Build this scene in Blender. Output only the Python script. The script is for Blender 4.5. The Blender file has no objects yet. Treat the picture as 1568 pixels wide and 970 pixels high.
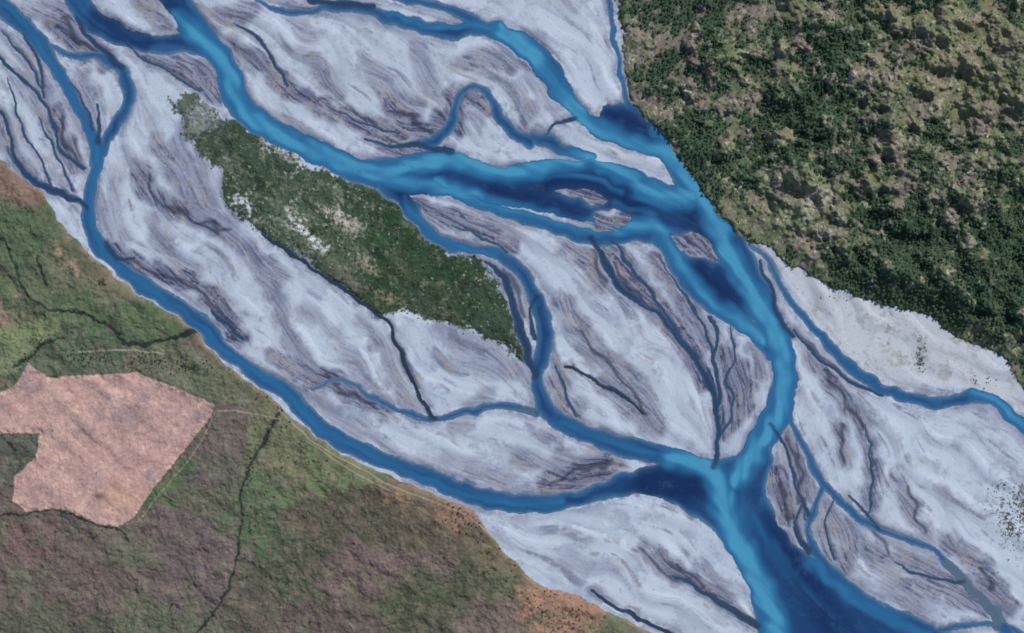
import bpy, math, random
import numpy as np
from mathutils import Vector
rng=np.random.default_rng(7); random.seed(7)
S=1.5            # metres per map unit
X0,X1,Y0,Y1=-90,1660,-70,1042
ST=1.2
xs=np.arange(X0,X1,ST); ys=np.arange(Y0,Y1,ST)
NX,NY=len(xs),len(ys)
GX,GY=np.meshgrid(xs,ys)
GX=GX.astype(np.float32); GY=GY.astype(np.float32)
# ---------------- noise
FY,FX=1024,1536
fy=np.fft.fftfreq(FY)[:,None]; fx=np.fft.rfftfreq(FX)[None,:]
FR=np.sqrt(fy*fy+fx*fx)/ST+1e-9
def noise(wl,beta=None):
    w=np.fft.rfft2(rng.standard_normal((FY,FX)))
    if beta is None:
        f0=1/wl; H=np.exp(-((FR-f0)/(f0*0.6))**2)
    else:
        H=1/(FR+1/wl)**beta
    n=np.fft.irfft2(w*H,s=(FY,FX))[:NY,:NX]
    n=n-n.mean()
    return (n/n.std()).astype(np.float32)
def sstep(a,b,x):
    t=np.clip((x-a)/(b-a),0,1); return t*t*(3-2*t)
w1x,w1y=noise(40),noise(40); w2x,w2y=noise(11),noise(11); w0x,w0y=noise(110),noise(110)
XW=GX+1.3*w1x+0.35*w2x; YW=GY+1.3*w1y+0.35*w2y
XL=GX+7*w1x+7*w0x+2.5*w2x; YL=GY+7*w1y+7*w0y+2.5*w2y
# ---------------- splines & distance
def spl(p,n=5,closed=False):
    p=[tuple(map(float,q)) for q in p]; out=[]
    P=np.array(p); N=len(P)
    for i in range(N if closed else N-1):
        if closed: a,b,c,d=P[(i-1)%N],P[i],P[(i+1)%N],P[(i+2)%N]
        else: a,b,c,d=P[max(i-1,0)],P[i],P[i+1],P[min(i+2,N-1)]
        for k in range(n):
            t=k/n
            out.append(0.5*((2*b)+(-a+c)*t+(2*a-5*b+4*c-d)*t*t+(-a+3*b-3*c+d)*t**3))
    if not closed: out.append(P[-1])
    return np.array(out)
def win(xa,xb,ya,yb,m):
    i0=max(0,int((min(xa,xb)-m-X0)/ST)); i1=min(NX,int((max(xa,xb)+m-X0)/ST)+2)
    j0=max(0,int((min(ya,yb)-m-Y0)/ST)); j1=min(NY,int((max(ya,yb)+m-Y0)/ST)+2)
    return slice(j0,max(j1,j0)),slice(i0,max(i1,i0))
def line_sd(D,pts,m=45,gx=None,gy=None,grow=0):
    gx=XW if gx is None else gx; gy=YW if gy is None else gy
    q=spl(pts)
    for a,b in zip(q[:-1],q[1:]):
        sl=win(a[0],b[0],a[1],b[1],m)
        x=gx[sl]; y=gy[sl]
        if x.size==0: continue
        dx,dy=b[0]-a[0],b[1]-a[1]; L=dx*dx+dy*dy+1e-9
        t=np.clip(((x-a[0])*dx+(y-a[1])*dy)/L,0,1)
        d=np.hypot(x-a[0]-t*dx,y-a[1]-t*dy)-(a[2]+(b[2]-a[2])*t)-grow
        D[sl]=np.minimum(D[sl],d)
def poly_sd(pts,m=45,smooth=True,gx=None,gy=None):
    gx=XW if gx is None else gx; gy=YW if gy is None else gy
    q=spl([(a[0],a[1],0) for a in pts],3,True) if smooth else np.array([(a[0],a[1],0) for a in pts],float)
    D=np.full(GX.shape,99,np.float32)
    mnx,mxx=q[:,0].min(),q[:,0].max(); mny,mxy=q[:,1].min(),q[:,1].max()
    W=win(mnx,mxx,mny,mxy,15)
    ins=np.zeros(gx[W].shape,bool); x=gx[W]; y=gy[W]
    N=len(q)
    for i in range(N):
        a=q[i]; b=q[(i+1)%N]
        if a[1]!=b[1]:
            c=((a[1]>y)!=(b[1]>y))&(x<(b[0]-a[0])*(y-a[1])/(b[1]-a[1])+a[0])
            ins^=c
        sl=win(a[0],b[0],a[1],b[1],m); xx=gx[sl]; yy=gy[sl]
        if xx.size==0: continue
        dx,dy=b[0]-a[0],b[1]-a[1]; L=dx*dx+dy*dy+1e-9
        t=np.clip(((xx-a[0])*dx+(yy-a[1])*dy)/L,0,1)
        D[sl]=np.minimum(D[sl],np.hypot(xx-a[0]-t*dx,yy-a[1]-t*dy))
    I=np.zeros(GX.shape,bool); I[W]=ins
    return np.where(I,-D,D).astype(np.float32)
# ================= MAP DATA =================
LAND_SW=[(-90,215),(0,243),(20,262),(60,290),(75,310),(88,335),(110,360),(135,388),(160,412),(190,436),(230,462),(280,492),(300,510),(330,543),(370,577),(410,606),(430,624),(470,658),(520,692),(570,718),(620,739),(690,768),(727,784),(745,810),(770,842),(800,872),(830,897),(880,910),(905,922),(940,942),(985,962),(1010,985),(1020,1045),(1020,1100),(-140,1100),(-140,215)]
LAND_NE=[(925,-120),(946,0),(950,50),(957,100),(963,150),(985,180),(1020,210),(1036,240),(1066,280),(1096,320),(1122,352),(1150,371),(1182,377),(1194,396),(1230,418),(1280,443),(1330,461),(1380,474),(1430,486),(1447,506),(1500,533),(1535,548),(1552,575),(1572,606),(1700,680),(1760,500),(1760,-120)]
ISLAND=[(268,152),(300,152),(325,172),(360,188),(385,202),(420,226),(460,246),(500,266),(550,281),(590,299),(612,318),(635,350),(662,374),(700,391),(725,398),(742,415),(763,432),(772,462),(782,487),(793,520),(806,548),(770,530),(740,512),(700,494),(650,484),(600,478),(585,484),(565,470),(540,448),(500,422),(475,397),(440,385),(410,365),(383,345),(362,320),(345,290),(335,260),(310,232),(285,200)]
CH=[
 [(90,-70,16),(112,-10,17),(135,25,18),(170,48,17),(205,62,14),(245,68,14),(285,66,15),(322,74,18),(345,98,18),(355,135,21),(370,165,20),(400,190,19),(450,216,18),(500,240,18),(550,262,20),(600,270,27),(650,266,33),(700,268,34)],
 [(225,-70,24),(262,-8,24),(285,28,23),(312,55,18),(330,75,14)],
 [(-60,-50,14),(0,8,15),(30,35,14),(58,62,13),(80,95,11),(100,130,10),(120,165,9),(137,198,10),(149,232,11),(143,270,9),(136,305,10),(137,345,12),(152,378,13),(182,408,12),(222,440,12),(270,468,13),(312,500,15),(342,535,12),(375,560,11),(402,582,12),(438,600,14),(462,627,13),(492,656,13),(540,684,14),(600,710,13),(660,733,14),(710,754,15),(760,768,16),(820,773,15),(880,765,13),(930,750,15),(980,738,20),(1030,736,22),(1090,745,24)],
 [(75,70,3),(110,86,5),(145,86,6),(175,98,8),(192,120,9),(198,148,9),(186,178,9),(170,203,10),(156,235,7)],
 [(118,30,3),(140,60,4),(165,84,5),(185,102,5)],
 [(395,2,3),(420,14,5),(460,20,6),(500,14,6),(545,14,7),(590,25,9),(640,40,12),(690,50,13),(730,43,11),(770,52,14),(808,76,16),(838,105,18),(856,138,17),(880,166,11),(908,190,14),(950,208,17),(990,222,15),(1026,240,13),(1048,268,21),(1076,302,27),(1098,345,31),(1125,395,28),(1148,435,25),(1175,485,21),(1196,530,18),(1202,580,19),(1190,632,22),(1165,680,21),(1140,722,23),(1118,765,26)],
 [(560,-70,6),(600,-8,6),(650,4,6),(688,14,7),(722,30,8),(750,45,8)],
 [(440,-40,4),(480,0,5),(520,6,6),(570,10,6)],
 [(920,-70,5),(932,0,5),(940,50,4),(948,100,4),(956,145,5),(975,175,9)],
 [(640,262,28),(700,266,30),(760,285,28),(820,285,38),(880,290,45),(940,300,50),(1000,318,42),(1060,325,36)],
 [(815,210,7),(835,215,11),(860,228,9),(905,240,7)],
 [(700,300,6),(760,322,9),(820,338,10),(880,358,12),(930,366,11),(975,358,12),(1010,360,14)],
 [(640,222,5),(668,212,10),(690,192,9),(698,160,6),(715,136,5),(737,134,5),(752,152,7),(765,178,9),(785,204,9),(812,218,10)],
 [(560,214,2),(600,222,3),(640,224,5),(690,232,6)],
 [(838,205,2),(850,190,3),(880,182,3)],
 [(590,280,18),(622,312,13),(645,345,10),(680,373,9),(720,381,8),(758,388,9),(792,410,11),(815,446,11),(832,490,13),(833,530,13),(824,572,10),(828,610,12),(848,640,14),(890,662,14),(940,680,16),(990,692,17),(1040,706,18),(1095,728,18)],
 [(742,402,2),(772,425,6),(784,462,6),(795,500,7),(808,540,7),(820,575,7)],
 [(820,455,3),(812,480,3),(818,520,4)],
 [(905,365,5),(925,400,6),(945,435,6),(975,460,4),(1012,485,4),(1042,522,4),(1070,560,5),(1090,598,6),(1100,640,5),(1098,690,4),(1094,715,6)],
 [(990,345,14),(1018,372,14),(1045,415,15),(1072,450,16),(1110,480,14),(1150,505,12),(1180,540,12)],
 [(1060,400,20),(1110,440,30),(1150,470,22)],
 [(1088,488,3),(1098,515,3),(1092,550,3),(1102,590,4),(1100,630,4)],
 [(1150,375,3),(1172,398,4),(1198,440,5),(1225,480,6),(1262,520,8),(1300,560,9),(1345,592,9),(1395,610,10),(1440,618,9),(1485,608,11),(1520,612,9),(1545,635,9),(1570,655,10),(1660,700,10)],
 [(1162,400,2),(1180,440,4),(1190,480,4),(1215,515,4)],
 [(1215,505,2),(1250,545,3),(1300,583,3),(1350,605,3)],
 [(1205,625,4),(1218,660,5),(1240,700,6),(1255,735,7),(1285,765,6),(1320,798,6),(1370,820,5),(1420,838,5),(1455,868,6),(1490,905,7),(1530,950,8),(1580,1040,8)],
 [(1262,745,6),(1245,785,5),(1240,825,6),(1262,865,10),(1305,910,14),(1355,942,15),(1420,965,12),(1500,1040,12)],
 [(1300,760,2),(1330,790,3),(1345,810,3)],
 [(1440,965,6),(1500,955,4),(1540,962,5),(1600,990,8)],
 [(-60,60,3),(0,92,3),(32,120,3),(62,150,3),(80,185,3),(90,225,3),(108,245,3),(128,258,3)],
 [(-60,130,3),(0,172,3),(14,205,3),(26,248,4),(60,283,5),(100,300,5),(132,318,4)],
 [(35,55,2),(58,90,3),(66,135,2)],
 [(362,38,2),(398,60,3),(422,100,3),(440,132,3)],
 [(592,490,3),(610,530,3),(630,578,3),(648,618,3),(664,640,3)],
 [(478,598,3),(520,582,3),(560,602,4),(600,624,5),(660,642,5),(720,630,6),(770,621,6),(822,632,8)],
 [(868,560,2),(905,578,3),(950,606,3),(985,630,2)],
 [(400,360,2),(440,385,3),(500,425,3),(545,458,3),(592,490,3)],
 [(905,905,2),(950,935,3),(1000,958,3),(1050,985,4)],
 [(1030,880,2),(1075,905,4),(1115,930,5),(1160,960,7)],
 [(163,372,4),(178,392,4),(205,398,3)],
 [(325,480,3),(350,500,4),(372,520,3)],
 [(150,160,2),(152,190,3),(150,220,4)],
 [(1180,650,3),(1205,690,3),(1218,740,3),(1238,790,4)],
 [(1230,770,2),(1215,810,3),(1240,845,5)],
 [(940,370,2),(965,410,3),(1000,452,3),(1035,505,3),(1068,550,4)],
 [(0,45,1),(28,78,2),(52,112,2),(70,150,2)],[(108,128,1),(126,152,2),(142,195,2)],[(192,68,1),(222,92,2),(262,112,2),(305,140,2)],[(10,120,1),(24,160,2),(36,205,2),(62,245,2),(80,290,2)],
 [(1325,650,1),(1336,720,2.5),(1330,795,2)],[(1370,860,1),(1410,882,2.5),(1475,892,3)],[(850,560,2),(866,600,2.5),(882,638,2)],[(690,345,1),(735,362,2),(775,385,2)],[(1118,500,1),(1126,545,2),(1114,585,2.5),(1122,625,2),(1104,665,2)],
 [(510,168,1),(560,190,2),(610,206,2)],[(1275,762,1),(1262,805,2),(1280,855,2)],[(1010,395,1),(1045,448,2),(1078,500,2.5),(1092,545,2)],[(60,180,1),(78,220,2),(98,262,2),(112,292,2)],
]
WPOLY=[
 [(922,165),(960,160),(1000,190),(1022,215),(1020,238),(960,226),(925,205)],
 [(1040,700),(1095,705),(1150,690),(1185,690),(1172,745),(1186,790),(1210,828),(1240,850),(1272,885),(1312,918),(1362,946),(1420,958),(1470,985),(1520,1100),(1175,1100),(1160,970),(1148,908),(1120,852),(1090,812),(1050,785),(1010,762),(985,748),(1000,715)],
]
BARS=[
 [(850,292),(880,290),(905,300),(880,302)],[(880,292),(910,294),(932,308),(905,314)],
 [(912,326),(940,320),(966,332),(955,346),(925,348),(910,340)],
 [(1045,358),(1070,360),(1092,378),(1105,398),(1080,398),(1052,388)],
 [(205,5),(240,0),(262,22),(270,45),(240,50),(195,32)],
]
STR=[
 ([(270,30,11),(300,52,13),(330,80,14),(348,110,12),(362,150,14),(385,180,14),(430,206,13),(490,234,11),(540,256,12),(590,266,16),(640,250,14),(700,242,12),(760,262,13),(820,258,9),(870,246,9),(920,246,10),(960,266,13),(1000,292,14),(1060,302,14)],.92),
 ([(590,272,16),(650,285,10),(700,294,8),(760,312,8),(830,330,8),(900,348,9),(960,346,10),(1000,345,11),(1025,375,11),(1050,415,11),(1085,455,10),(1130,490,10),(1170,520,13)],.82),
 ([(770,50,7),(815,80,9),(842,118,8),(870,155,8),(905,188,11),(950,212,11),(1000,228,10),(1030,240,10),(1058,275,16),(1085,320,18),(1110,375,19),(1140,430,17),(1170,480,16),(1194,530,15),(1202,580,14),(1192,635,14),(1160,685,12),(1128,735,14)],1.0),
 ([(1030,702,9),(1075,712,10),(1100,735,12),(1110,780,14),(1130,830,14),(1160,890,16),(1185,950,19),(1200,1040,22)],1.0),
 ([(1180,560,16),(1160,640,16),(1135,700,16)],.55),
 ([(0,5,6),(40,40,6),(75,90,4),(120,165,4),(148,235,4),(138,320,4),(160,388,5),(230,444,5),(300,490,7),(345,540,5),(440,602,7),(490,656,6),(560,692,7),(640,728,6),(720,758,8),(800,772,8),(860,768,7)],.47),
 ([(120,0,9),(150,35,8),(220,60,6)],.34),
 ([(1240,860,8),(1300,912,9),(1370,950,9),(1420,975,11)],.55),([(1150,790,12),(1200,860,10),(1260,930,12),(1320,1000,14)],.32),([(1180,720,8),(1165,780,8)],.25),
 ([(1490,602,6),(1525,612,6),(1570,655,8),(1640,700,10)],.75),
 ([(600,22,4),(660,42,5),(720,38,5),(770,48,6)],.6),
 ([(620,305,7),(650,348,5),(690,376,5),(760,390,5)],.5),
 ([(850,645,6),(920,672,5),(1000,696,7)],.42),
 ([(920,262,6),(955,272,8),(985,300,8),(1040,312,8)],.68),
 ([(670,278,6),(700,292,6)],.8),([(840,272,4),(900,270,5),(950,296,5)],.5),([(940,312,5),(1000,330,6)],.5),
 ([(1200,450,3),(1260,518,4),(1340,590,4),(1440,616,4)],.3),
 ([(940,45,4),(950,120,4)],.5),([(1000,200,6),(1030,235,8)],.6),
 ([(1070,320,6),(1090,360,6)],.5),([(1120,740,14),(1150,800,14)],.3),([(740,265,10),(800,268,8)],.5),
]
DARKW=[
 [(830,282,10),(900,286,12),(970,318,12)],[(750,290,7),(820,312,8),(890,335,7)],[(1190,800,6),(1225,880,10),(1290,975,14)],
 [(990,740,18),(1060,745,16)],[(930,180,14),(985,205,12)],[(1060,335,10),(1085,375,9)],[(838,108,8),(856,135,7)],[(250,15,14),(270,40,8)],[(1070,420,12),(1120,460,10)],
 [(150,30,10),(220,60,8)],[(620,300,8),(650,300,5)],
]
# damp silt / abandoned channels, and two soft shadows painted grey (first row): x,y,halfwidth ; strength
STAIN_SHADE=[
 ([(478,88,6),(500,115,12),(515,145,7)],.55),([(556,94,5),(578,120,11),(600,148,10),(640,160,8)],.5),
 ([(430,130,5),(480,155,7),(520,172,7),(560,190,9),(610,207,8)],.9),([(590,150,6),(620,182,10),(655,200,12),(685,180,11),(690,150,7)],.85),
 ([(230,84,6),(270,98,12),(315,118,17),(340,150,10)],.75),([(212,258,6),(235,298,9),(280,326,8),(330,350,6)],.75),
 ([(285,190,5),(272,232,7),(300,272,8),(322,310,7)],.5),([(236,210,5),(265,258,8),(292,300,8),(330,342,10),(372,376,8),(430,420,7)],.6),
 ([(175,385,8),(212,410,10),(262,424,10),(302,438,10),(340,475,12),(366,518,8)],.9),([(418,430,4),(430,485,6),(450,530,6),(475,565,7)],.5),
 ([(470,592,7),(500,577,8),(540,604,12),(590,626,8)],.85),([(690,512,5),(730,532,8),(780,560,8),(812,580,7)],.5),([(670,500,5),(720,555,8),(770,572,7)],.35),
 ([(865,465,8),(885,502,10),(912,540,10),(955,575,10),(990,615,8),(1008,655,5)],.6),([(925,375,7),(945,405,10),(980,448,12),(1022,490,12),(1060,545,11),(1085,590,8)],.85),
 ([(1008,400,7),(1040,450,9),(1062,485,10),(1082,522,8)],.7),([(1112,545,13),(1132,590,18),(1122,628,16),(1106,660,8)],.85),
 ([(835,745,10),(880,727,15),(940,711,11)],.9),([(1205,670,8),(1225,725,10),(1220,768,10),(1232,808,8)],.8),([(1180,720,10),(1205,770,12),(1220,812,8)],.85),
 ([(1240,545,4),(1285,602,7),(1318,648,8),(1335,700,6),(1332,780,6)],.7),([(1300,800,5),(1330,845,8),(1390,860,7),(1440,880,8),(1490,910,12)],.65),
 ([(640,312,6),(690,335,11),(740,352,11),(780,375,8)],.75),([(82,170,7),(95,215,11),(115,250,9)],.8),([(85,30,12),(120,62,15),(165,90,10)],.9),
 ([(360,70,6),(402,100,10),(436,128,8)],.7),([(700,200,7),(703,155,9),(730,145,9),(750,170,7)],.85),([(700,98,5),(755,90,9),(812,102,9)],.55),
 ([(980,845,5),(1022,868,9),(1062,890,9),(1112,920,7)],.7),([(1372,730,4),(1395,778,7),(1422,825,5)],.6),([(1380,895,8),(1450,905,12),(1510,930,12)],.65),
 ([(790,700,5),(850,712,8),(920,700,6)],.5),([(420,545,6),(460,570,9),(490,590,8)],.7),([(1270,780,7),(1300,830,8),(1290,875,6)],.7),
 ([(385,15,10),(340,30,11),(300,15,6)],.6),([(925,585,9),(965,620,10),(990,650,10)],.55),([(1450,835,8),(1500,870,10),(1540,930,14)],.7),
 ([(852,560,6),(860,605,9),(885,635,7)],.7),([(20,20,7),(60,20,9),(95,10,9)],.5),
 ([(330,350,6),(385,400,6),(430,470,4)],.4),([(600,560,4),(615,600,5),(640,640,6)],.5),([(555,185,7),(590,225,9),(650,238,6)],.75),
 ([(780,60,4),(800,95,6),(818,125,8)],.4),([(1285,655,3),(1295,705,4)],.7),([(870,378,7),(905,405,7),(915,440,5)],.7),
 ([(1040,765,9),(1100,790,9)],.7),([(745,605,6),(700,655,5)],.4),([(205,130,4),(225,180,5),(235,230,4)],.3),([(30,110,4),(60,160,5),(85,180,5)],.5),
 ([(0,180,6),(20,240,7),(50,270,6)],.6),([(125,110,5),(140,160,7),(150,210,6)],.5),([(610,180,5),(600,215,5)],.55),([(745,110,5),(790,140,6),(800,170,6)],.4),
 ([(815,165,6),(800,195,6)],.55),([(470,475,4),(520,520,5),(555,580,6)],.35),([(560,495,4),(590,540,5),(600,580,5)],.4),([(1215,700,4),(1240,760,5)],.65),
 ([(240,340,5),(250,380,8),(300,425,8)],.45),([(180,270,4),(170,330,6),(185,370,6)],.35),([(850,300,3),(930,345,8),(960,330,6)],.95),([(1045,360,8),(1095,395,9)],.95),
 ([(1250,810,5),(1275,850,6)],.55),([(640,700,4),(720,715,6),(800,745,5)],.3),([(1345,870,8),(1420,945,8)],.45),([(860,860,4),(940,870,4)],.25),
 ([(445,20,6),(470,60,7),(455,85,5)],.3),([(640,70,5),(650,110,8),(665,150,8)],.4),([(350,240,5),(345,275,6),(365,330,7)],.45),([(30,50,5),(60,100,6),(70,140,5)],.45),
 ([(480,610,4),(540,660,5),(600,690,5)],.35),([(820,120,4),(850,170,4)],.4),([(1160,530,8),(1165,570,8)],.6),([(970,620,5),(1000,660,6)],.5),([(220,0,12),(250,35,8)],.6),
 ([(880,292,6),(925,308,6)],.85),([(1290,890,6),(1340,920,6)],.45),
]
THREAD=[
 [(940,400,1.5),(962,440,2),(995,470,2.5),(1030,505,2)],[(1205,672,1),(1228,720,1.6),(1222,770,1.5)],[(1262,570,.6),(1295,615,1.2),(1322,655,1.8)],[(1288,650,.8),(1294,710,1)],
 [(190,398,1),(240,418,1.2),(280,432,1.5),(330,470,1.5),(360,515,1)],[(225,270,.6),(240,305,1),(290,332,1),(350,352,.6)],[(95,180,1),(98,215,1.6),(120,250,1.2)],[(95,30,2),(120,60,2.6),(160,88,2)],
 [(845,742,1),(880,722,1.6),(935,708,1)],[(885,505,.6),(915,545,1),(955,580,1.2),(990,630,1)],[(1320,800,.8),(1365,845,1.2)],
 [(1390,745,.5),(1402,785,1),(1420,815,.5)],[(1035,868,1),(1080,895,1.6)],[(500,575,1),(530,600,1.4),(575,618,1.4)],
 [(10,230,1),(40,265,1.2)],[(700,160,2),(712,145,2)],[(608,525,.8),(628,572,.8)],
 [(1195,740,1),(1210,790,1.6)],[(600,170,.8),(640,190,1.4),(660,205,1)],[(1500,870,1.6),(1520,900,1.6)],[(905,385,.8),(925,430,1.2)],
 [(770,410,1),(790,440,1.5),(800,480,1)],[(1170,440,1),(1185,480,1.2)],
]
BRIGHT=[([(500,150,3),(530,165,2)],.9),([(735,800,6),(790,840,8),(850,880,6)],.5),([(930,800,4),(965,840,3),(1000,880,3)],.6),([(960,510,10),(1000,520,14),(1040,540,8)],.5),
 ([(1215,530,6),(1225,580,5),(1225,640,4)],.5),([(905,10,8),(920,80,8),(940,140,5)],.5),([(1415,780,6),(1435,800,6)],.5),([(140,250,3),(160,300,3)],.6),
 ([(1400,900,3),(1440,920,4)],.8),([(1140,920,5),(1150,950,4)],.8),([(845,195,3),(900,215,6),(960,240,5),(1010,250,6)],.7),([(630,300,3),(700,306,2),(780,330,2),(890,372,3)],.6),
 ([(385,210,2),(430,232,3),(480,258,3)],.7),([(1170,375,2),(1210,440,3),(1270,500,3),(1330,560,3),(1400,595,3)],.6),([(215,120,6),(220,180,10),(210,250,8)],.3),
 ([(560,520,4),(590,560,4)],.6),([(1240,430,6),(1300,455,8),(1390,490,8),(1450,540,8),(1520,580,8)],.35),([(0,60,4),(40,100,4)],.5),([(590,485,2),(640,484,2),(700,497,2)],.7),([(480,640,3),(560,680,4),(660,715,3)],.6),([(925,925,3),(980,952,3)],.9)]
# ---------------- fields
W=np.full(GX.shape,99,np.float32)
for c in CH: line_sd(W,c)
for p in WPOLY: W=np.minimum(W,poly_sd(p))
for p in BARS: W=np.maximum(W,-poly_sd(p))
SW=poly_sd(LAND_SW); NE=poly_sd(LAND_NE,smooth=False,gx=XW+.8*w2x,gy=YW+.8*w2y); IS=poly_sd(ISLAND,gx=XW+.5*w2x+2*w1x,gy=YW+.5*w2y+2*w1y)
def strands(L,gx=None,gy=None,k=1.0):
    out=np.zeros(GX.shape,np.float32)
    for pts,I in L:
        D=np.full(GX.shape,99,np.float32); m=max(p[2] for p in pts)*3+10
        line_sd(D,[(a,b,0) for a,b,r in pts],m,gx,gy)
        r=np.mean([p[2] for p in pts])*k
        out=np.maximum(out,I*np.exp(-(D/r)**2))
    return out
def softlines(L,gx=None,gy=None,soft=5,inner=-3,grow=0):
    out=np.zeros(GX.shape,np.float32)
    for pts,I in L:
        D=np.full(GX.shape,99,np.float32); line_sd(D,pts,34,gx,gy,grow)
        out=np.maximum(out,I*(1-sstep(inner,soft,D)))
    return out
# ---------------- flow field
sp=[];sv=[]
for c in CH:
    q=spl(c,3)
    for a,b in zip(q[:-1],q[1:]):
        v=b[:2]-a[:2]; n=np.hypot(*v)
        if n<1e-6: continue
        v=v/n
        if v[0]*0.75+v[1]*0.66<0: v=-v
        sp.append((a[:2]+b[:2])/2); sv.append(v*(0.4+0.08*a[2]))
for c,_ in STAIN_SHADE:
    q=spl(c,3)
    for a,b in zip(q[:-1],q[1:]):
        v=b[:2]-a[:2]; n=np.hypot(*v); v=v/n
        if v[0]*0.75+v[1]*0.66<0: v=-v
        sp.append((a[:2]+b[:2])/2); sv.append(v*.8)
for i in range(0,1700,80):
    for j in range(0,1000,80):
        sp.append(np.array([i,j])); sv.append(np.array([.72,.69])*0.5)
sp=np.array(sp); sv=np.array(sv)
cx=np.arange(X0,X1+24,12); cy=np.arange(Y0,Y1+24,12)
CX,CY=np.meshgrid(cx,cy)
d2=(CX[...,None]-sp[:,0])**2+(CY[...,None]-sp[:,1])**2
w=1/(d2+350)**1.3
VX=(w*sv[:,0]).sum(-1)/w.sum(-1); VY=(w*sv[:,1]).sum(-1)/w.sum(-1)
del d2,w
def samp(A,fx_,fy_):
    fx_=np.clip(fx_,0,A.shape[1]-1.001); fy_=np.clip(fy_,0,A.shape[0]-1.001)
    i=fx_.astype(np.int32); j=fy_.astype(np.int32); u=(fx_-i).astype(np.float32); v=(fy_-j).astype(np.float32)
    return (A[j,i]*(1-u)+A[j,i+1]*u)*(1-v)+(A[j+1,i]*(1-u)+A[j+1,i+1]*u)*v
vx=samp(VX.astype(np.float32),(GX-X0)/12,(GY-Y0)/12); vy=samp(VY.astype(np.float32),(GX-X0)/12,(GY-Y0)/12)
nn_=np.hypot(vx,vy)+1e-6; vx/=nn_; vy/=nn_
ps=noise(130)+.16*noise(60); gy_,gx_=np.gradient(ps,ST)
gm=4.5*sstep(2,28,W)+.4
vx=vx+gm*gy_; vy=vy-gm*gx_
n=np.hypot(vx,vy)+1e-6; vx=(vx/n).astype(np.float32); vy=(vy/n).astype(np.float32)
II,JJ=np.meshgrid(np.arange(NX,dtype=np.float32),np.arange(NY,dtype=np.float32))
def lic(arrs,step,N,sides=(1,-1)):
    acc=[a.copy() for a in arrs]
    for sg in sides:
        px=II.copy(); py=JJ.copy()
        for k in range(1,N+1):
            i=np.clip(px+.5,0,NX-1).astype(np.int32); j=np.clip(py+.5,0,NY-1).astype(np.int32)
            px=px+sg*step/ST*vx[j,i]; py=py+sg*step/ST*vy[j,i]
            i=np.clip(px+.5,0,NX-1).astype(np.int32); j=np.clip(py+.5,0,NY-1).astype(np.int32)
            wt=0.5+0.5*math.cos(math.pi*k/(N+1))
            for a,s in zip(acc,arrs): a+=wt*s[j,i]
    return acc
def nz(a): return (a-a.mean())/a.std()
fineL,fine2,r4=map(nz,lic([noise(4),noise(7.5),noise(13)],2.4,12))
midL,mid2,r3=map(nz,lic([noise(14),noise(22),noise(24)],4.5,11))
bigL,big2,r1,r2=map(nz,lic([noise(45),noise(60),noise(74),noise(46)],7,11))
br=noise(26,1.8)
r1=r1+.12*br+.08*mid2; r2=r2+.12*br+.05*midL; r3=r3+.12*noise(18,1.8)+.06*fine2; r4=r4+.14*noise(12,1.7)
f1=noise(36,1.7); f2=noise(200,1.8); f3=noise(60,1.6); white=noise(3.5); f4=noise(10,1.6); f5=noise(110,1.8)
def scour_shade(r,w,line,back=.12):  # silt bands, with relief shade painted along one side of each ridge
    a=np.where(r>0,np.exp(-r/w),np.exp(-(r/back)**2)); b=np.exp(-(r/line)**2); return a,b
# ---------------- colour
def C(r,g,b):
    a=np.array([r,g,b],float)/255
    return np.where(a<=.04045,a/12.92,((a+.055)/1.055)**2.4).astype(np.float32)
def full(c): return np.broadcast_to(c,GX.shape+(3,)).copy()
def mix(a,b,t): return a*(1-t[...,None])+b*t[...,None]
def pmix(a,b,t):
    t=t[...,None]; return (np.sqrt(a)*(1-t)+np.sqrt(b)*t)**2
stx=GX+3*w1x+.7*w2x; sty=GY+3*w1y+.7*w2y
outd=np.maximum(W,0)
SMALL=[c for c in CH if max(q[2] for q in c)<=7]
stain_shade=np.clip(softlines(STAIN_SHADE,stx,sty,14,-5,2.5)*1.12,0,1)
halo=softlines([(c,.62) for c in SMALL],stx,sty,13,-3,1)*sstep(-1.3,.8,mid2+.4*br)
# unmapped damp patches drawn out along the old flow lines
pr=sstep(.85,2.0,big2+.3*mid2)*.5*sstep(-1,.8,f2+.4*f5)
pr2=sstep(1.15,2.1,mid2+.35*bigL+.2*midL)*.5*sstep(-.6,.9,-f2+.5*f3)
stain_shade=np.maximum(np.maximum(stain_shade,halo),np.maximum(pr,pr2))
thread=softlines([(c,1) for c in THREAD],GX+2.4*w1x+.2*w2x,GY+2.4*w1y+.2*w2y,4.5,-1,.1)
bright=softlines(BRIGHT,stx,sty,4)
m1=sstep(-.7,.8,f2+.4*f3); m2=sstep(-.2,1.1,f3+.4*f5+.5*stain_shade); m3=sstep(.5,1.25,.35*f1+.3*f5+1.5*stain_shade); m4=sstep(.6,1.3,.3*f1-.2*f3+1.5*stain_shade+.5*np.exp(-outd/12))
a1,b1=scour_shade(r1,.8,.04,.35); a2,b2=scour_shade(r2,.6,.05,.25); a3,b3=scour_shade(r3,.5,.07,.18); a4,b4=scour_shade(r4,.5,.10,.16)
soft=np.clip(1-(1-.36*a1*m1)*(1-.30*a2*m2)*(1-.34*a3*m3)*(1-.26*a4*m4),0,1)
lines=np.clip(np.maximum.reduce([b2*m2*.2,b3*m3*.4,b4*m4*.35]),0,1)
g=full(C(178,190,208))
g=pmix(g,C(160,171,193),sstep(-.8,1.8,bigL+.5*f5)*.55)
g=pmix(g,C(104,110,139),soft*.8)
wisp=np.clip(np.exp(-((r3+.45)/.18)**2)*m3*.5+np.exp(-((r4+.5)/.24)**2)*m4*.5+np.exp(-((r2+.4)/.16)**2)*m2*.3,0,1)
g=pmix(g,C(206,214,226),wisp*.55)
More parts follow.
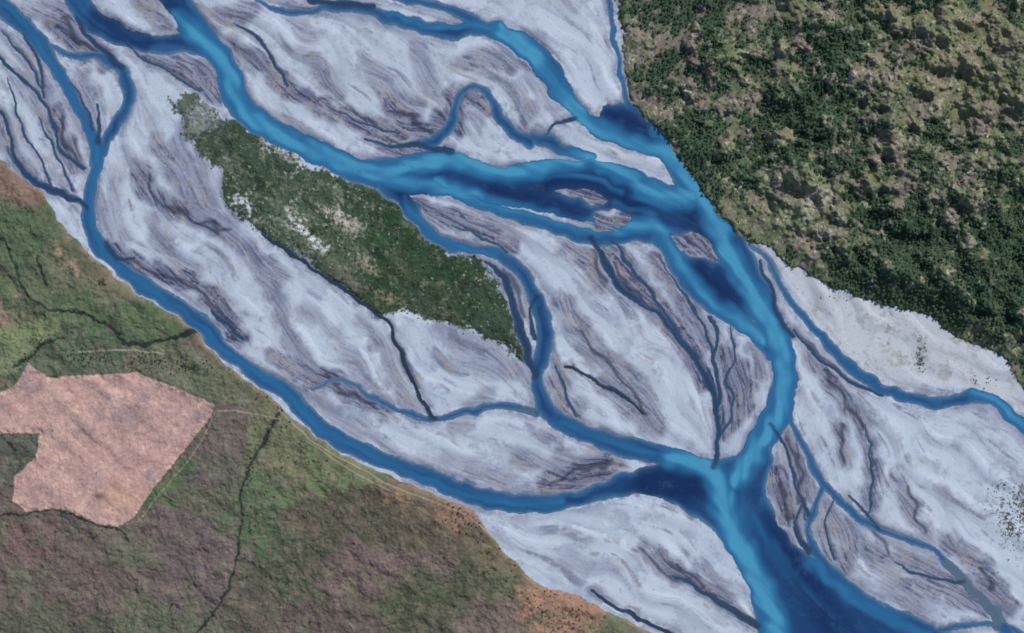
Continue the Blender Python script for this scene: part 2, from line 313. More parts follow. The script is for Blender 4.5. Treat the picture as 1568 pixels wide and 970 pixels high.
edge=np.exp(-(outd/8)**2)*sstep(-1.0,.9,big2+.5*br)*(W<30)
tex=.5+.5*np.tanh(1.0*(a3+a4-.6)+.7*midL*.6+.35*fine2)
stn=np.clip(stain_shade*(.66+.55*tex),0,1)
gd=pmix(full(C(84,88,115)),C(99,96,118),sstep(-1,1,f3))
gd=pmix(gd,C(46,50,76),sstep(.35,1.0,tex)*np.clip(stain_shade*1.2-.25,0,1)*.85)
dk=np.clip(np.maximum(stn,edge*.6),0,1)
g=pmix(g,gd,dk*.95)
g=pmix(g,C(150,158,178),np.clip(wisp*1.3,0,1)*dk*.65)
g=pmix(g,C(84,90,118),lines*.4)
tan=sstep(.8,1.9,f3+.5*mid2)*.5*np.clip(stain_shade+.3,0,1)
g=pmix(g,C(154,153,150),tan)
g=pmix(g,C(212,219,230),np.clip(bright*sstep(-1.2,1,mid2),0,1)*.75)
g=pmix(g,C(44,50,70),thread*.62)
ter=1-sstep(-8,8,poly_sd([(1190,395),(1300,450),(1430,486),(1500,533),(1560,585),(1560,625),(1500,595),(1440,590),(1370,590),(1310,560),(1250,490)]))
g=pmix(g,C(184,188,195),ter*.6)
g=pmix(g,C(150,153,156),ter*sstep(.3,1.8,f3+.4*f1)*.5)
g=pmix(g,C(118,124,118),ter*sstep(1.6,2.8,f4+.6*f3)*.6)
scr=np.exp(-(((GX-1560)/40)**2+((GY-790)/55)**2))+.8*np.exp(-(((GX-1410)/10)**2+((GY-545)/26)**2))
g=mix(g,C(80,86,76),sstep(.8,1.8,f4+scr*1.6-.4)*np.clip(scr*1.5,0,1))
g*=(1+.022*fineL+.025*white+.012*f4)[...,None]
# water
depth=np.maximum(-W,0)
wc=mix(full(C(98,128,160)),C(50,92,136),sstep(0,4.5,depth))
wc=mix(wc,C(30,62,109),sstep(4,13,depth+1.0*mid2)*.9)
swx=GX+1.6*w1x; swy=GY+1.6*w1y
s=strands(STR,swx,swy,1.42)
s=np.clip(s*(1+.10*mid2)+.03*bigL*sstep(2,10,depth),0,1)
dpool=softlines([(p,1) for p in DARKW],swx,swy,24,-8)
wc=mix(wc,C(21,41,84),dpool*.8)
s=s*(1-.35*dpool)
wc=mix(wc,C(44,105,152),sstep(.06,.62,s))
wc=mix(wc,C(78,158,196),sstep(.5,1.05,s)*.75)
wc=mix(wc,C(46,92,138),a2*m2*sstep(4,14,depth)*.25)
wc=mix(wc,C(74,82,110),(a3*.6+b3*.4)*sstep(.0,1.2,f3+.6*f5)*.40*(1-s)*sstep(4,10,depth))
wc*=(1+.02*fineL+.015*white)[...,None]
wc=mix(wc,C(48,58,54),softlines([([(592,490,3),(630,578,3),(664,640,3)],.9),([(400,360,3),(500,425,3),(592,490,3)],.8),([(868,560,3),(985,630,3)],.8),([(905,905,3),(1050,985,4)],.7)]))
wc=mix(wc,C(92,110,122),softlines([([(740,632,4),(815,632,6)],.6),([(1450,865,6),(1530,950,8)],.7),([(1080,905,4),(1150,955,6)],.6)]))
small=softlines([(c,1) for c in SMALL],None,None,3)
wc=mix(wc,C(40,52,79),small*.75)
def patches(L,gx,gy,p=1.0):
    num=np.zeros(GX.shape+(3,),np.float32); den=np.full(GX.shape,1e-12,np.float32)
    for x,y,rx,ry,c in L:
        wt=np.exp(-(((gx-x)/rx)**2+((gy-y)/ry)**2)*p).astype(np.float32)+1e-9
        num+=wt[...,None]*C(*c); den+=wt
    return num/den[...,None]
FP=[(10,290,40,30,(116,100,88)),(45,350,45,45,(82,100,74)),(100,412,16,22,(168,140,122)),(70,430,60,40,(84,98,74)),(170,470,60,30,(86,104,76)),(20,520,40,25,(112,126,92)),(0,490,20,20,(150,130,112)),
 (110,535,70,20,(84,98,78)),(230,560,60,14,(100,106,88)),(350,600,50,25,(98,106,84)),(25,700,30,30,(84,90,82)),(320,700,45,60,(100,94,88)),(260,740,30,30,(84,104,74)),(420,700,40,50,(108,112,86)),
 (400,790,35,60,(82,102,74)),(500,720,50,30,(100,112,82)),(120,870,110,60,(104,94,88)),(60,840,40,30,(112,92,88)),(200,850,50,30,(94,100,82)),(300,860,60,70,(104,94,92)),(80,950,80,30,(90,92,78)),(240,950,60,30,(96,102,84)),
 (450,870,60,50,(78,84,66)),(540,800,90,40,(86,84,70)),(590,870,90,45,(108,94,92)),(500,940,80,35,(96,88,82)),(660,820,60,40,(96,90,76)),(640,915,70,40,(80,88,66)),(720,900,60,40,(84,88,70)),(640,765,40,16,(126,110,90)),(700,796,34,26,(146,118,100)),
 (760,860,30,25,(104,104,80)),(760,945,60,30,(114,102,94)),(850,940,50,42,(160,126,106)),(830,905,40,18,(150,118,100)),(940,965,30,20,(108,116,90)),(150,440,30,20,(110,108,84)),(380,930,40,50,(90,88,76)),(330,760,40,30,(94,98,80))]
farm=patches(FP,XL,YL,2.8)
nA,nB,nC=noise(30,1.9),noise(55,1.9),noise(14,1.7)
farm=mix(farm,farm*.68,sstep(-.1,1.5,f1)*.4)
farm=mix(farm,farm*1.2+.012,sstep(.1,1.6,f5)*.5)
farm=mix(farm,C(120,108,98),sstep(.5,1.1,nA+.3*f3)*.38)
farm=mix(farm,C(92,104,80),sstep(.6,1.2,nB)*.38)
farm=mix(farm,C(60,62,54),sstep(.7,1.7,nC+.4*f3)*.4)
farm=mix(farm,C(134,126,104),sstep(1.0,2.0,-nC+.3*nB)*.35)
rimw=np.exp(SW/9)*(SW<0)*sstep(-.9,.9,nA+.5*nC)
farm=mix(farm,C(146,122,102),np.clip(rimw,0,1)*.75)
FIELD=[(44,556),(75,578),(130,575),(210,571),(260,590),(329,621),(324,638),(290,680),(240,742),(205,792),(180,808),(140,800),(100,781),(40,783),(20,767),(22,730),(55,702),(60,664),(5,664),(-120,672),(-120,600),(0,600),(24,590)]
FD=poly_sd(FIELD,smooth=False,gx=GX+.6*w1x+.4*w2x,gy=GY+.6*w1y+.4*w2y)
pf=full(C(176,146,136))
pf=mix(pf,C(150,129,128),sstep(-.3,1.6,f5)*.75)
pf=mix(pf,C(196,168,152),sstep(.0,2,noise(50,1.7))*.65)
fur=np.sin((GX*.62+GY*.78+2*w1x)*2*math.pi/7.0); fur2=np.sin((GX*.62+GY*.78+3*w1x)*2*math.pi/23.0)
pf*=(1+.045*fur*sstep(-.5,1,f3)+.035*fur2+.025*f4+.04*nC)[...,None]
pf=mix(pf,C(192,158,134),np.exp(-(((GX-190)/40)**2+((GY-770)/25)**2))*.6)
pf=mix(pf,C(96,110,88),sstep(2.4,3.2,nC+2.6*np.exp(-(((GX-82)/10)**2+((GY-655)/10)**2))))
pf=mix(pf,C(110,84,74),(np.exp(-(((GX-152)/10)**2+((GY-760)/6)**2)))*.8)
farm=mix(farm,C(82,92,70),np.exp(-(FD/4)**2)*.5)
farm=mix(farm,pf,1-sstep(-1.2,1,FD))
CREEK=[[(-60,345,1.2),(0,365,1.2),(20,400,1.2),(40,450,1.3),(75,475,1.4),(120,478,1.2),(170,502,1.5),(196,527,2),(240,524,2),(280,514,3),(302,506,3.5)],
 [(430,625,1.6),(410,665,1.3),(385,710,1.3),(370,750,1.3),(368,800,1.0),(363,860,1.0),(340,920,1.2),(290,985,1.2)],
 [(-60,796,1),(0,791,1),(50,784,1),(100,784,1),(140,802,1),(180,812,1),(196,826,.8)],[(20,560,1.2),(42,552,1.3),(72,524,1.3),(100,520,1)],[(60,395,.8),(70,440,.8)]]
CK=np.full(GX.shape,99,np.float32)
for c in CREEK: line_sd(CK,c,25,GX+.8*w2x+1.5*w1x,GY+.8*w2y+1.5*w1y)
farm=mix(farm,C(62,78,56),np.exp(-np.maximum(CK,0)**2/9)*.45)
farm=mix(farm,C(38,44,46),(1-sstep(-.2,1.2,CK))*.85)
TRACK=[[(426,628,.7),(455,655,.7),(490,684,.7),(560,722,.7),(600,744,.7),(680,775,.8),(730,800,.7),(800,872,.6)],[(330,628,.7),(380,632,.7),(428,642,.7)],[(120,540,.8),(170,536,.8),(215,537,.9),(250,543,.6)],[(470,675,.4),(540,722,.5),(610,757,.4)],
 [(330,632,.3),(300,690,.3),(250,750,.3),(212,800,.3)]]
TK=np.full(GX.shape,99,np.float32)
for c in TRACK: line_sd(TK,c,15,GX+.6*w1x,GY+.6*w1y)
farm=mix(farm,C(158,150,130),(1-sstep(-.3,1.2,TK))*.6)
farm*=(1+.05*f4+.05*white)[...,None]
# island
IP=[(310,178,26,16,(120,130,126)),(290,160,14,12,(92,104,90)),(350,215,30,30,(62,80,62)),(395,350,20,12,(76,90,72)),(435,330,18,22,(92,108,86)),(425,355,14,10,(64,84,62)),(450,290,30,30,(68,86,66)),(410,280,40,40,(60,78,60)),
 (520,390,24,16,(76,92,68)),(560,330,26,26,(60,80,58)),(600,360,50,40,(54,76,52)),(660,420,60,45,(52,74,52)),(720,450,45,35,(60,80,56)),(620,410,30,20,(74,84,60)),(760,500,30,30,(60,78,62)),(640,460,50,20,(62,76,56)),(500,275,40,12,(66,86,64)),(520,420,20,16,(86,92,76)),(480,400,10,10,(64,82,62))]
isl=patches(IP,GX+5*w1x+4*w2x,GY+5*w1y+4*w2y,1.6)
isl=mix(isl,isl*.6,sstep(-.2,1.6,f1)*.6)
isl=mix(isl,C(108,114,92),sstep(.5,1.5,nA)*.6)
isl=mix(isl,C(46,58,46),sstep(.9,1.9,nC)*.5)
isl=mix(isl,C(48,60,46),np.exp(-(IS/9)**2)*.35)
isl=mix(isl,C(150,152,140),sstep(1.5,2.4,nC*.8+f4*.4+.8*np.exp(-(((GX-470)/110)**2+((GY-330)/70)**2)))*.7)
IL=[([(368,305,4),(378,314,5)],1,(190,198,196)),([(440,325,2),(450,345,2.5),(465,352,3),(480,368,3),(497,386,3)],1,(188,194,184)),([(456,345,2),(470,356,3),(490,378,2)],.9,(200,204,196)),([(498,318,5),(515,332,8),(545,350,7)],.8,(166,160,142)),([(508,322,3),(530,338,3)],.8,(196,190,176)),
 ([(548,400,6),(572,412,6)],.7,(150,142,120)),([(582,452,3),(604,460,4)],.8,(134,124,96)),([(400,218,2),(430,232,2.5),(462,250,3)],.9,(176,176,166)),([(425,305,5),(432,330,7),(428,345,4)],.6,(112,126,104)),([(500,395,4),(530,425,5),(560,445,4)],.45,(110,108,90)),
 ([(305,172,7),(330,186,6)],.7,(140,150,150)),([(700,438,.6),(730,440,.8),(752,458,.6)],.8,(34,40,44)),([(385,350,3),(400,360,3)],.7,(60,76,66)),([(590,300,3),(612,325,2)],.4,(96,108,90)),
 ([(340,215,3),(352,250,3)],.5,(120,126,116)),([(470,270,3),(520,300,4)],.45,(118,124,104)),([(640,480,3),(700,488,3)],.5,(110,114,90)),([(420,370,3),(470,392,3)],.7,(130,138,132))]
isx=GX+3*w2x+2.5*w1x; isy=GY+3*w2y+2.5*w1y
for pts,I,c in IL: isl=mix(isl,C(*c),softlines([(pts,I)],isx,isy,8,-4)*sstep(-1.4,.9,nC+.6*f4+.3))
isl*=(1+.10*f4+.05*white)[...,None]
# hillside
hr=noise(170,2.4); hr2=noise(75,2.6); hr3=noise(34,2.4)
dens=np.zeros(GX.shape,np.float32)
FO=[(1060,215,34,40,1.6),(1090,270,30,40,1.0),(1200,160,60,30,1.0),(1240,200,40,30,1.0),(1330,420,60,40,1.8),(1420,380,50,45,1.2),(1400,460,80,25,1.6),(1530,350,40,50,1.5),(1530,450,50,60,1.6),(1500,500,60,30,1.2),(1130,40,60,40,.5),(1290,60,50,50,.6),(1330,330,40,30,.8),(1260,250,20,30,.8),(1180,215,20,35,.8),(1010,140,50,20,.7),(1390,210,50,40,.5),(1480,300,50,40,.6),(1000,20,40,30,.2),(1240,110,40,30,.5),(1150,240,20,40,.6),(1560,300,30,40,.9),(1200,385,30,10,1.0),(1050,120,40,40,.3),(1350,130,40,30,.4)]
CL=[(1235,310,42,40,3.0),(1200,345,60,22,2.4),(1145,150,20,24,1.8),(1090,160,24,26,1.8),(1450,70,75,60,1.3),(1540,60,60,90,1.0),(1500,200,50,40,.9),(1040,110,24,20,1.4),(1000,70,30,22,1.6),(1430,160,60,30,.9),(1350,230,60,20,.9),(1195,210,14,12,1.6),(1320,290,40,16,1.0),(1120,200,20,14,1.1),(1160,330,40,16,1.9),(1340,20,50,16,.6),(1250,370,40,14,1.6),(1430,280,40,16,.9),(1180,20,50,16,.8),(1450,235,30,16,.9)]
for L,sg in ((FO,1),(CL,-1)):
    for x,y,a,b,k in L: dens+=sg*k*np.exp(-(((XL-x)/a)**2+((YL-y)/b)**2))
dens=dens-.38*hr2-.50*hr3+.50*noise(20,1.9)-.24
fo=sstep(-.2,.3,dens)
hill=mix(full(C(108,115,88)),C(124,116,106),sstep(.0,.9,noise(70,2)+1.0*np.exp(-(((GX-1010)/60)**2+((GY-90)/60)**2))))
hill=mix(hill,C(122,123,90),sstep(.2,1.2,.6*f5+1.3*np.exp(-(((GX-1470)/110)**2+((GY-110)/110)**2)))*.6)
hill=mix(hill,C(142,146,122),np.exp(-(((GX-1235)/45)**2+((GY-310)/45)**2))*.7)
hill=mix(hill,C(70,88,64),sstep(.0,1.3,f1)*.5)
hill=mix(hill,C(70,80,64),sstep(.5,1.5,nC)*.5)
hill=mix(hill,C(166,158,150),sstep(1.5,2.5,f4+.5*f3+.5*hr3)*.6)
hill=mix(hill,C(54,76,57),fo*.88)
hill*=(1+.07*f4+.05*white)[...,None]
# ---------------- combine
TINT=np.array([1.0,.98,1.06],np.float32)
farm=farm*TINT; isl=isl*TINT*np.array([1,1,1.05],np.float32); hill=hill*TINT
W=np.where(NE<1,np.maximum(W,.8-NE*.5),W)
W=np.where(SW<-6,np.maximum(W,2),W)
land_sw=(1-sstep(-1.0,.8,SW))*sstep(-.5,1.0,W); land_ne=1-sstep(-1,.8,NE); land_is=(1-sstep(-1.5,5,IS+2.0*nC+.8*f4))
wet=1-sstep(-1.2,1.4,W)
col=g
col=mix(col,farm,land_sw); col=pmix(col,isl,land_is)
col=mix(col,wc,wet)
col=mix(col,hill,land_ne)
# ---------------- heights (m)
bank=.55*sstep(0,10,W)+.45*sstep(0,1.5,W)
z=np.where(W<0,-.12-2.2*sstep(0,14,-W),0.05+bank)
z=z+np.where(W>0,1,0)*sstep(0,4,W)*(1.0*bigL+.9*big2-.5*soft-.5*dk-.15*lines-.3*thread)
z=np.where(W>.4,np.maximum(z,.06),z)
z=z+2.2*sstep(0,6,-SW)*sstep(0,3,W)+sstep(0,30,-SW)*(2.2*f5+.5*f1+.08*nC+.03*f4)*(1-.6*sstep(0,10,-FD))
z=z-1.2*(1-sstep(-.5,3,CK))*(SW<-2)
z=z+1.4*sstep(0,5,-IS)*sstep(0,3,W)+sstep(0,10,-IS)*(.8*f1+.12*f4)
inl_true=np.clip(((GX-1100)*.55-(GY-300)*.8)+100,0,900)
z=z+sstep(0,5,-NE)*4+sstep(0,60,-NE)*(10+inl_true*.03+15*hr+10*hr2+3.6*hr3+.4*f1+.10*f4)
z=np.where(NE<-2,np.maximum(z,2),z)
z=z.astype(np.float32)
# ---------------- materials
KEX=np.array([1.0,1.02,1.07],np.float32)
col=np.clip(col/KEX,.004,.85).astype(np.float32)
wcol=np.clip(wc/KEX*.97,.003,.8).astype(np.float32)
def newmat(name):
    m=bpy.data.materials.new(name); m.use_nodes=True; nt=m.node_tree; b=nt.nodes['Principled BSDF']; return m,nt,b
def ground_mat(name,amt,bump,sc1=.9,sc2=.22):
    m,nt,b=newmat(name); N=nt.nodes; L=nt.links
    a=N.new('ShaderNodeAttribute'); a.attribute_name='Col'
    tc=N.new('ShaderNodeTexCoord')
    n1=N.new('ShaderNodeTexNoise'); n1.inputs['Scale'].default_value=sc1; n1.inputs['Detail'].default_value=5
    n2=N.new('ShaderNodeTexNoise'); n2.inputs['Scale'].default_value=sc2; n2.inputs['Detail'].default_value=6; n2.inputs['Roughness'].default_value=.6
    L.new(tc.outputs['Object'],n1.inputs['Vector']); L.new(tc.outputs['Object'],n2.inputs['Vector'])
    ad=N.new('ShaderNodeMath'); ad.operation='ADD'; L.new(n1.outputs['Fac'],ad.inputs[0]); L.new(n2.outputs['Fac'],ad.inputs[1])
    mr=N.new('ShaderNodeMapRange'); mr.inputs[1].default_value=.6; mr.inputs[2].default_value=1.4; mr.inputs[3].default_value=1-amt; mr.inputs[4].default_value=1+amt
    L.new(ad.outputs[0],mr.inputs[0])
    vm=N.new('ShaderNodeVectorMath'); vm.operation='SCALE'; L.new(a.outputs['Color'],vm.inputs[0]); L.new(mr.outputs[0],vm.inputs['Scale'])
    L.new(vm.outputs[0],b.inputs['Base Color'])
    b.inputs['Roughness'].default_value=.95; b.inputs['Specular IOR Level'].default_value=.1
    bp=N.new('ShaderNodeBump'); bp.inputs['Strength'].default_value=bump; bp.inputs['Distance'].default_value=.5
    L.new(n2.outputs['Fac'],bp.inputs['Height']); L.new(bp.outputs[0],b.inputs['Normal'])
    return m
mg=ground_mat('gravel',.05,.06); mf=ground_mat('pasture_soil',.14,.14); mi=ground_mat('island_grass',.2,.3); mh=ground_mat('hillside_grass',.2,.4); mpf=ground_mat('ploughed_soil',.05,.08)
m,nt,b=newmat('river_water'); mw=m
a=nt.nodes.new('ShaderNodeAttribute'); a.attribute_name='Col'; nt.links.new(a.outputs['Color'],b.inputs['Base Color'])
b.inputs['Roughness'].default_value=.22; b.inputs['IOR'].default_value=1.33; b.inputs['Specular IOR Level'].default_value=.35
nt.links.new(a.outputs['Alpha'],b.inputs['Alpha'])
nn=nt.nodes.new('ShaderNodeTexNoise'); nn.inputs['Scale'].default_value=.35; nn.inputs['Detail'].default_value=4
tc=nt.nodes.new('ShaderNodeTexCoord'); nt.links.new(tc.outputs['Object'],nn.inputs['Vector'])
bp=nt.nodes.new('ShaderNodeBump'); bp.inputs['Strength'].default_value=.08; bp.inputs['Distance'].default_value=.2
nt.links.new(nn.outputs['Fac'],bp.inputs['Height']); nt.links.new(bp.outputs[0],b.inputs['Normal'])
# ---------------- meshes
WX=((GX-784)*S).astype(np.float32); WY=((485-GY)*S).astype(np.float32)
def grid_obj(name,mask,Z,color,alpha,mat):
    jj,ii=np.nonzero(mask)
    v0=jj*NX+ii
    q=np.stack([v0,v0+NX,v0+NX+1,v0+1],1)
    used,inv=np.unique(q,return_inverse=True); inv=inv.reshape(-1).astype(np.int32)
    co=np.stack([WX.ravel()[used],WY.ravel()[used],Z.ravel()[used]],1).astype(np.float32)
    me=bpy.data.meshes.new(name); nf=len(v0)
    me.vertices.add(len(used)); me.vertices.foreach_set('co',co.ravel())
    me.loops.add(nf*4); me.loops.foreach_set('vertex_index',inv)
    me.polygons.add(nf); me.polygons.foreach_set('loop_start',np.arange(0,nf*4,4,dtype=np.int32))
    me.polygons.foreach_set('use_smooth',np.ones(nf,bool))
    me.update(calc_edges=True)
    at=me.attributes.new('Col','FLOAT_COLOR','POINT')
    c=np.ones((len(used),4),np.float32); c[:,:3]=color.reshape(-1,3)[used]
    if alpha is not None: c[:,3]=alpha.ravel()[used]
    at.data.foreach_set('color',c.ravel())
    me.materials.append(mat)
    o=bpy.data.objects.new(name,me); bpy.context.scene.collection.objects.link(o); return o
def fc(A): return A[:-1,:-1]
mNE=fc(NE)<0; mIS=(fc(IS)<0)&~mNE; mFD=(fc(FD)<0)&(fc(SW)<0); mSW=(fc(SW)<0)&~mFD&~mNE&~mIS
grid_obj('hillside_terrain',mNE,z,col,None,mh)
grid_obj('river_island',mIS,z,col,None,mi)
grid_obj('ploughed_field',mFD,z,col,None,mpf)
grid_obj('pasture',mSW,z,col,None,mf)
grid_obj('gravel_riverbed',~(mNE|mIS|mFD|mSW),z,col,None,mg)
grid_obj('river_water',(fc(W)<2.5)&(fc(NE)>-2)&(fc(SW)>-8),np.zeros_like(z),wcol,sstep(-.6,3.0,-W+.3),mw)
me=bpy.data.meshes.new('ground'); R=20000
me.from_pydata([(-R,-R,-8),(R,-R,-8),(R,R,-8),(-R,R,-8)],[],[(0,1,2,3)]); o=bpy.data.objects.new('ground',me); bpy.context.scene.collection.objects.link(o)
m,nt,b=newmat('plain_ground'); n1=nt.nodes.new('ShaderNodeTexNoise'); n1.inputs['Scale'].default_value=.004; n1.inputs['Detail'].default_value=10
tc=nt.nodes.new('ShaderNodeTexCoord'); nt.links.new(tc.outputs['Object'],n1.inputs['Vector'])
cr=nt.nodes.new('ShaderNodeValToRGB'); cr.color_ramp.elements[0].color=(.06,.08,.04,1); cr.color_ramp.elements[1].color=(.2,.19,.15,1); cr.color_ramp.elements[0].position=.35; cr.color_ramp.elements[1].position=.7
nt.links.new(n1.outputs['Fac'],cr.inputs[0]); nt.links.new(cr.outputs[0],b.inputs['Base Color']); b.inputs['Roughness'].default_value=.95; me.materials.append(m)
# ---------------- trees
def leafmat(name,c1,c2,c3):
    m,nt,b=newmat(name); N=nt.nodes; L=nt.links
    oi=N.new('ShaderNodeObjectInfo'); cr=N.new('ShaderNodeValToRGB'); e=cr.color_ramp.elements
    e[0].color=(*c1,1); e[1].color=(*c3,1); x=e.new(.5); x.color=(*c2,1)
    ge=N.new('ShaderNodeNewGeometry'); n=N.new('ShaderNodeTexNoise'); n.inputs['Scale'].default_value=.012; n.inputs['Detail'].default_value=3
    L.new(ge.outputs['Position'],n.inputs['Vector'])
    ma=N.new('ShaderNodeMath'); ma.operation='MULTIPLY_ADD'; L.new(oi.outputs['Random'],ma.inputs[0]); ma.inputs[1].default_value=.45
    mb=N.new('ShaderNodeMapRange'); mb.inputs[1].default_value=.35; mb.inputs[2].default_value=.65; mb.inputs[3].default_value=0; mb.inputs[4].default_value=.55
    L.new(n.outputs['Fac'],mb.inputs[0]); L.new(mb.outputs[0],ma.inputs[2]); L.new(ma.outputs[0],cr.inputs[0])
    L.new(cr.outputs[0],b.inputs['Base Color']); b.inputs['Roughness'].default_value=.8; b.inputs['Specular IOR Level'].default_value=.15
    return m
bark,_,bb=newmat('bark'); bb.inputs['Base Color'].default_value=(.09,.07,.05,1); bb.inputs['Roughness'].default_value=.9
def ico():
    t=(1+5**.5)/2
    v=np.array([(-1,t,0),(1,t,0),(-1,-t,0),(1,-t,0),(0,-1,t),(0,1,t),(0,-1,-t),(0,1,-t),(t,0,-1),(t,0,1),(-t,0,-1),(-t,0,1)],float); v/=np.linalg.norm(v[0])
    f=[(0,11,5),(0,5,1),(0,1,7),(0,7,10),(0,10,11),(1,5,9),(5,11,4),(11,10,2),(10,7,6),(7,1,8),(3,9,4),(3,4,2),(3,2,6),(3,6,8),(3,8,9),(4,9,5),(2,4,11),(6,2,10),(8,6,7),(9,8,1)]
    return v,f
IV,IF=ico()
def make_tree(name,h,r,nc,mat,low=.35):
    V=[];F=[];M=[]
    def cone(p,q,ra,rb,k=6):
        p=Vector(p);q=Vector(q);d=(q-p).normalized(); u=d.orthogonal().normalized(); w=d.cross(u); b0=len(V)
        for c,rr in ((p,ra),(q,rb)):
            for i in range(k):
                a=2*math.pi*i/k; V.append(tuple(c+u*math.cos(a)*rr+w*math.sin(a)*rr))
        for i in range(k): F.append((b0+i,b0+(i+1)%k,b0+k+(i+1)%k,b0+k+i)); M.append(0)
    cone((0,0,-.6),(0,0,h*.8),h*.035,h*.01)
    for i in range(6):
        a=random.uniform(0,6.28); zz=random.uniform(.3,.6)*h; rr=r*random.uniform(.5,.8)
        cone((0,0,zz),(math.cos(a)*rr,math.sin(a)*rr,zz+h*.18),h*.014,h*.004,4)
    for i in range(nc):
        a=random.uniform(0,6.28); t=random.random()
        zz=low*h+(1-low)*h*t; env=r*math.sin(math.pi*min(1,.18+.80*t))**.6*(1+.3*math.sin(3*a+h))
        rr=env*random.uniform(.35,1)**.7
        c=np.array([math.cos(a)*rr,math.sin(a)*rr,zz*.96]); s_=r*random.uniform(.14,.30)
        vv=IV*s_*np.array([1,1,.75])*(1+np.random.default_rng(i+nc).uniform(-.3,.3,(12,1)))+c
        b0=len(V); V.extend(map(tuple,vv)); F.extend([tuple(b0+k for k in f) for f in IF]); M.extend([1]*20)
    me=bpy.data.meshes.new(name); me.from_pydata(V,[],F); me.materials.append(bark); me.materials.append(mat)
    me.polygons.foreach_set('material_index',M); me.update()
    return bpy.data.objects.new(name,me)
lm1=leafmat('beech_foliage',(.036,.074,.046),(.063,.114,.068),(.108,.142,.082))
lm2=leafmat('scrub_foliage',(.034,.052,.034),(.055,.078,.050),(.086,.102,.066))
colF=bpy.data.collections.new('tree_models'); colS=bpy.data.collections.new('shrub_models')
for i in range(4): colF.objects.link(make_tree('tree_model',random.uniform(6.5,9),random.uniform(2.8,4.2),38,lm1))
for i in range(3): colS.objects.link(make_tree('shrub_model',random.uniform(2.0,2.8),random.uniform(1.5,1.9),22,lm2,.12))
def scatter(name,pts,scl,coll):
    me=bpy.data.meshes.new(name); me.vertices.add(len(pts)); me.vertices.foreach_set('co',np.asarray(pts,np.float32).ravel())
    a=me.attributes.new('scl','FLOAT','POINT'); a.data.foreach_set('value',np.asarray(scl,np.float32))
    r=np.zeros((len(pts),3),np.float32); r[:,2]=rng.uniform(0,6.28,len(pts))
    a=me.attributes.new('rot','FLOAT_VECTOR','POINT'); a.data.foreach_set('vector',r.ravel())
    o=bpy.data.objects.new(name,me); bpy.context.scene.collection.objects.link(o)
    ng=bpy.data.node_groups.new(name+'_scatter','GeometryNodeTree')
    ng.interface.new_socket('Geometry',in_out='INPUT',socket_type='NodeSocketGeometry'); ng.interface.new_socket('Geometry',in_out='OUTPUT',socket_type='NodeSocketGeometry')
    N=ng.nodes;L=ng.links; gi=N.new('NodeGroupInput'); go=N.new('NodeGroupOutput'); ip=N.new('GeometryNodeInstanceOnPoints')
    ci=N.new('GeometryNodeCollectionInfo'); ci.inputs['Collection'].default_value=coll; ci.inputs['Separate Children'].default_value=True; ci.inputs['Reset Children'].default_value=True
    na=N.new('GeometryNodeInputNamedAttribute'); na.data_type='FLOAT'; na.inputs['Name'].default_value='scl'
    nr=N.new('GeometryNodeInputNamedAttribute'); nr.data_type='FLOAT_VECTOR'; nr.inputs['Name'].default_value='rot'
    L.new(gi.outputs[0],ip.inputs['Points']); L.new(ci.outputs[0],ip.inputs['Instance']); ip.inputs['Pick Instance'].default_value=True
    L.new(na.outputs['Attribute'],ip.inputs['Scale']); L.new(nr.outputs['Attribute'],ip.inputs['Rotation']); L.new(ip.outputs[0],go.inputs[0])
    md=o.modifiers.new('scatter','NODES'); md.node_group=ng; return o
def lookup(A,px,py):
    i=np.clip(((px-X0)/ST+.5).astype(int),0,NX-1); j=np.clip(((py-Y0)/ST+.5).astype(int),0,NY-1); return A[j,i]
def jit(pitch,x0,x1,y0,y1):
    a,b_=np.meshgrid(np.arange(x0,x1,pitch),np.arange(y0,y1,pitch)); a=a.ravel()+rng.uniform(-.5,.5,a.size)*pitch; b_=b_.ravel()+rng.uniform(-.5,.5,b_.size)*pitch; return a,b_
def place(name,px,py,sc,coll):
    zz=lookup(z,px,py); scatter(name,np.stack([(px-784)*S,(485-py)*S,zz],1),sc,coll)
px,py=jit(4.3,925,1655,-65,700)
k=(lookup(NE,px,py)<-1.5)&(rng.random(px.size)<lookup(sstep(-.15,.55,dens),px,py)*.86+.015)
px,py=px[k],py[k]; place('beech_forest',px,py,rng.uniform(.45,1.05,px.size),colF); print('trees',px.size)
px,py=jit(5,925,1655,-65,700)
k=(lookup(NE,px,py)<-1)&(rng.random(px.size)<.05+.35*lookup(sstep(.3,1.6,f1),px,py))&(lookup(dens,px,py)<.1)
px,py=px[k],py[k]; place('hillside_scrub',px,py,rng.uniform(.5,1.4,px.size),colS); print('scrub',px.size)
px,py=jit(4,255,820,140,560)
isg=col.sum(-1)
k=(((lookup(IS,px,py)<-1)&(lookup(isg,px,py)<.38)&(rng.random(px.size)<.08+.42*lookup(sstep(0,1.5,f1),px,py)))|((lookup(IS,px,py)<7)&(lookup(IS,px,py)>-4)&(rng.random(px.size)<.26)))&(lookup(W,px,py)>2)
px,py=px[k],py[k]; place('island_scrub',px,py,rng.uniform(.4,1.3,px.size),colS)
P=[]
def clump(x,y,rx,ry,n):
    for i in range(n): P.append((x+random.gauss(0,rx),y+random.gauss(0,ry)))
clump(70,524,10,5,26); clump(128,547,22,6,50); clump(270,560,45,5,70); clump(225,550,16,5,30); clump(157,430,2.5,3,16); clump(420,600,20,14,24); clump(430,640,8,8,12)
clump(490,705,30,14,20); clump(710,800,16,16,60); clump(760,855,16,20,26); clump(830,930,26,24,80); clump(880,945,20,15,40); clump(385,720,6,30,22); clump(150,810,60,8,14); clump(270,930,14,8,16); clump(100,930,60,25,16); clump(40,555,8,8,14); clump(390,805,8,10,14); clump(560,900,100,50,30)
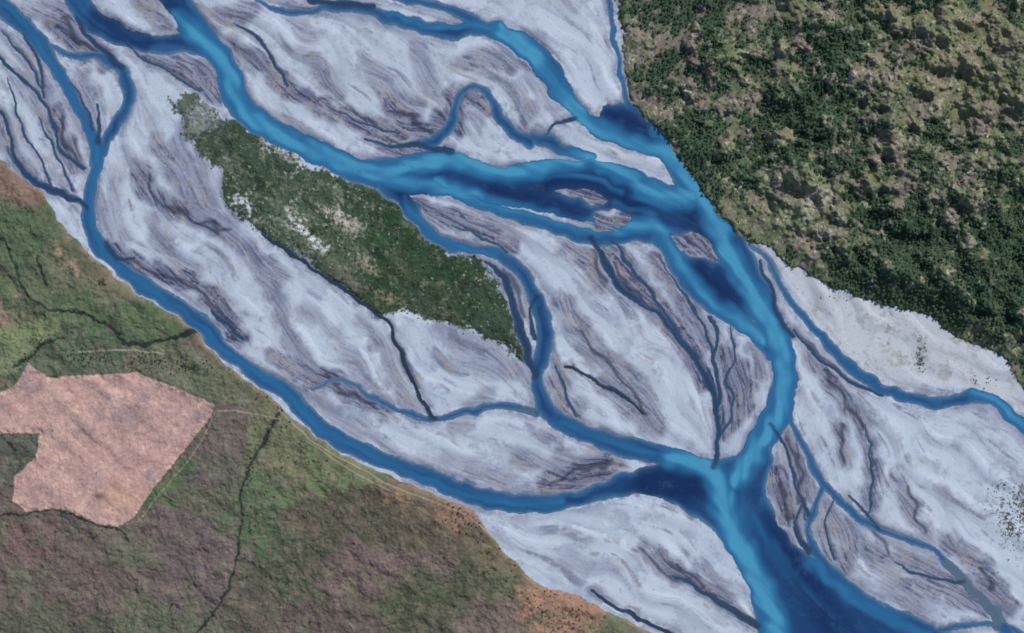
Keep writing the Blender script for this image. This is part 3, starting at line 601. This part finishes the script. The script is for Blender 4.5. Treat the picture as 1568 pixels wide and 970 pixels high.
px,py=map(np.array,zip(*P)); px=px.astype(float)
k=(lookup(SW,px,py)<-2)&(lookup(FD,px,py)>1); px,py=px[k],py[k]; place('pasture_bushes',px,py,rng.uniform(.6,1.6,px.size),colS)
px,py=jit(6,-85,1000,240,1035)
k=(lookup(SW,px,py)<-3)&(lookup(FD,px,py)>2)&(rng.random(px.size)<.25*lookup(sstep(.4,2,f1),px,py)); px,py=px[k],py[k]; place('pasture_tussocks',px,py,rng.uniform(.25,.7,px.size),colS)
P=[];clump(1555,800,14,30,50);clump(1535,745,12,6,14);clump(1410,545,4,14,26);clump(1495,585,22,5,20);clump(1300,455,40,4,14)
px,py=map(np.array,zip(*P)); k=(lookup(W,px,py)>2)&(lookup(NE,px,py)>0); px,py=px[k],py[k]; place('gravel_bar_shrubs',px,py,rng.uniform(.4,1.2,px.size),colS)
# ---------------- light, world, camera
el,az=math.radians(44),math.radians(40)
d=Vector((-math.sin(az)*math.cos(el),-math.cos(az)*math.cos(el),-math.sin(el)))
sl=bpy.data.lights.new('sun','SUN'); sl.energy=3.6; sl.angle=math.radians(.5); sl.color=(1,.97,.92)
so=bpy.data.objects.new('sun',sl); so.rotation_euler=d.to_track_quat('-Z','Y').to_euler(); so.location=(500,500,1500); bpy.context.scene.collection.objects.link(so)
wd=bpy.data.worlds.new('World'); bpy.context.scene.world=wd; wd.use_nodes=True; nt=wd.node_tree
sk=nt.nodes.new('ShaderNodeTexSky'); sk.sky_type='NISHITA'; sk.sun_disc=False; sk.sun_elevation=el; sk.sun_rotation=az
nt.links.new(sk.outputs[0],nt.nodes['Background'].inputs[0]); nt.nodes['Background'].inputs[1].default_value=.1
cam=bpy.data.cameras.new('camera'); co=bpy.data.objects.new('camera',cam); bpy.context.scene.collection.objects.link(co)
H=6000; co.location=(0,0,H); co.rotation_euler=(0,0,0)
cam.sensor_width=36; cam.lens=36*H/(1568*S); cam.clip_start=10; cam.clip_end=60000
sc=bpy.context.scene; sc.camera=co
sc.view_settings.view_transform='Standard'; sc.view_settings.look='None'; sc.view_settings.exposure=0
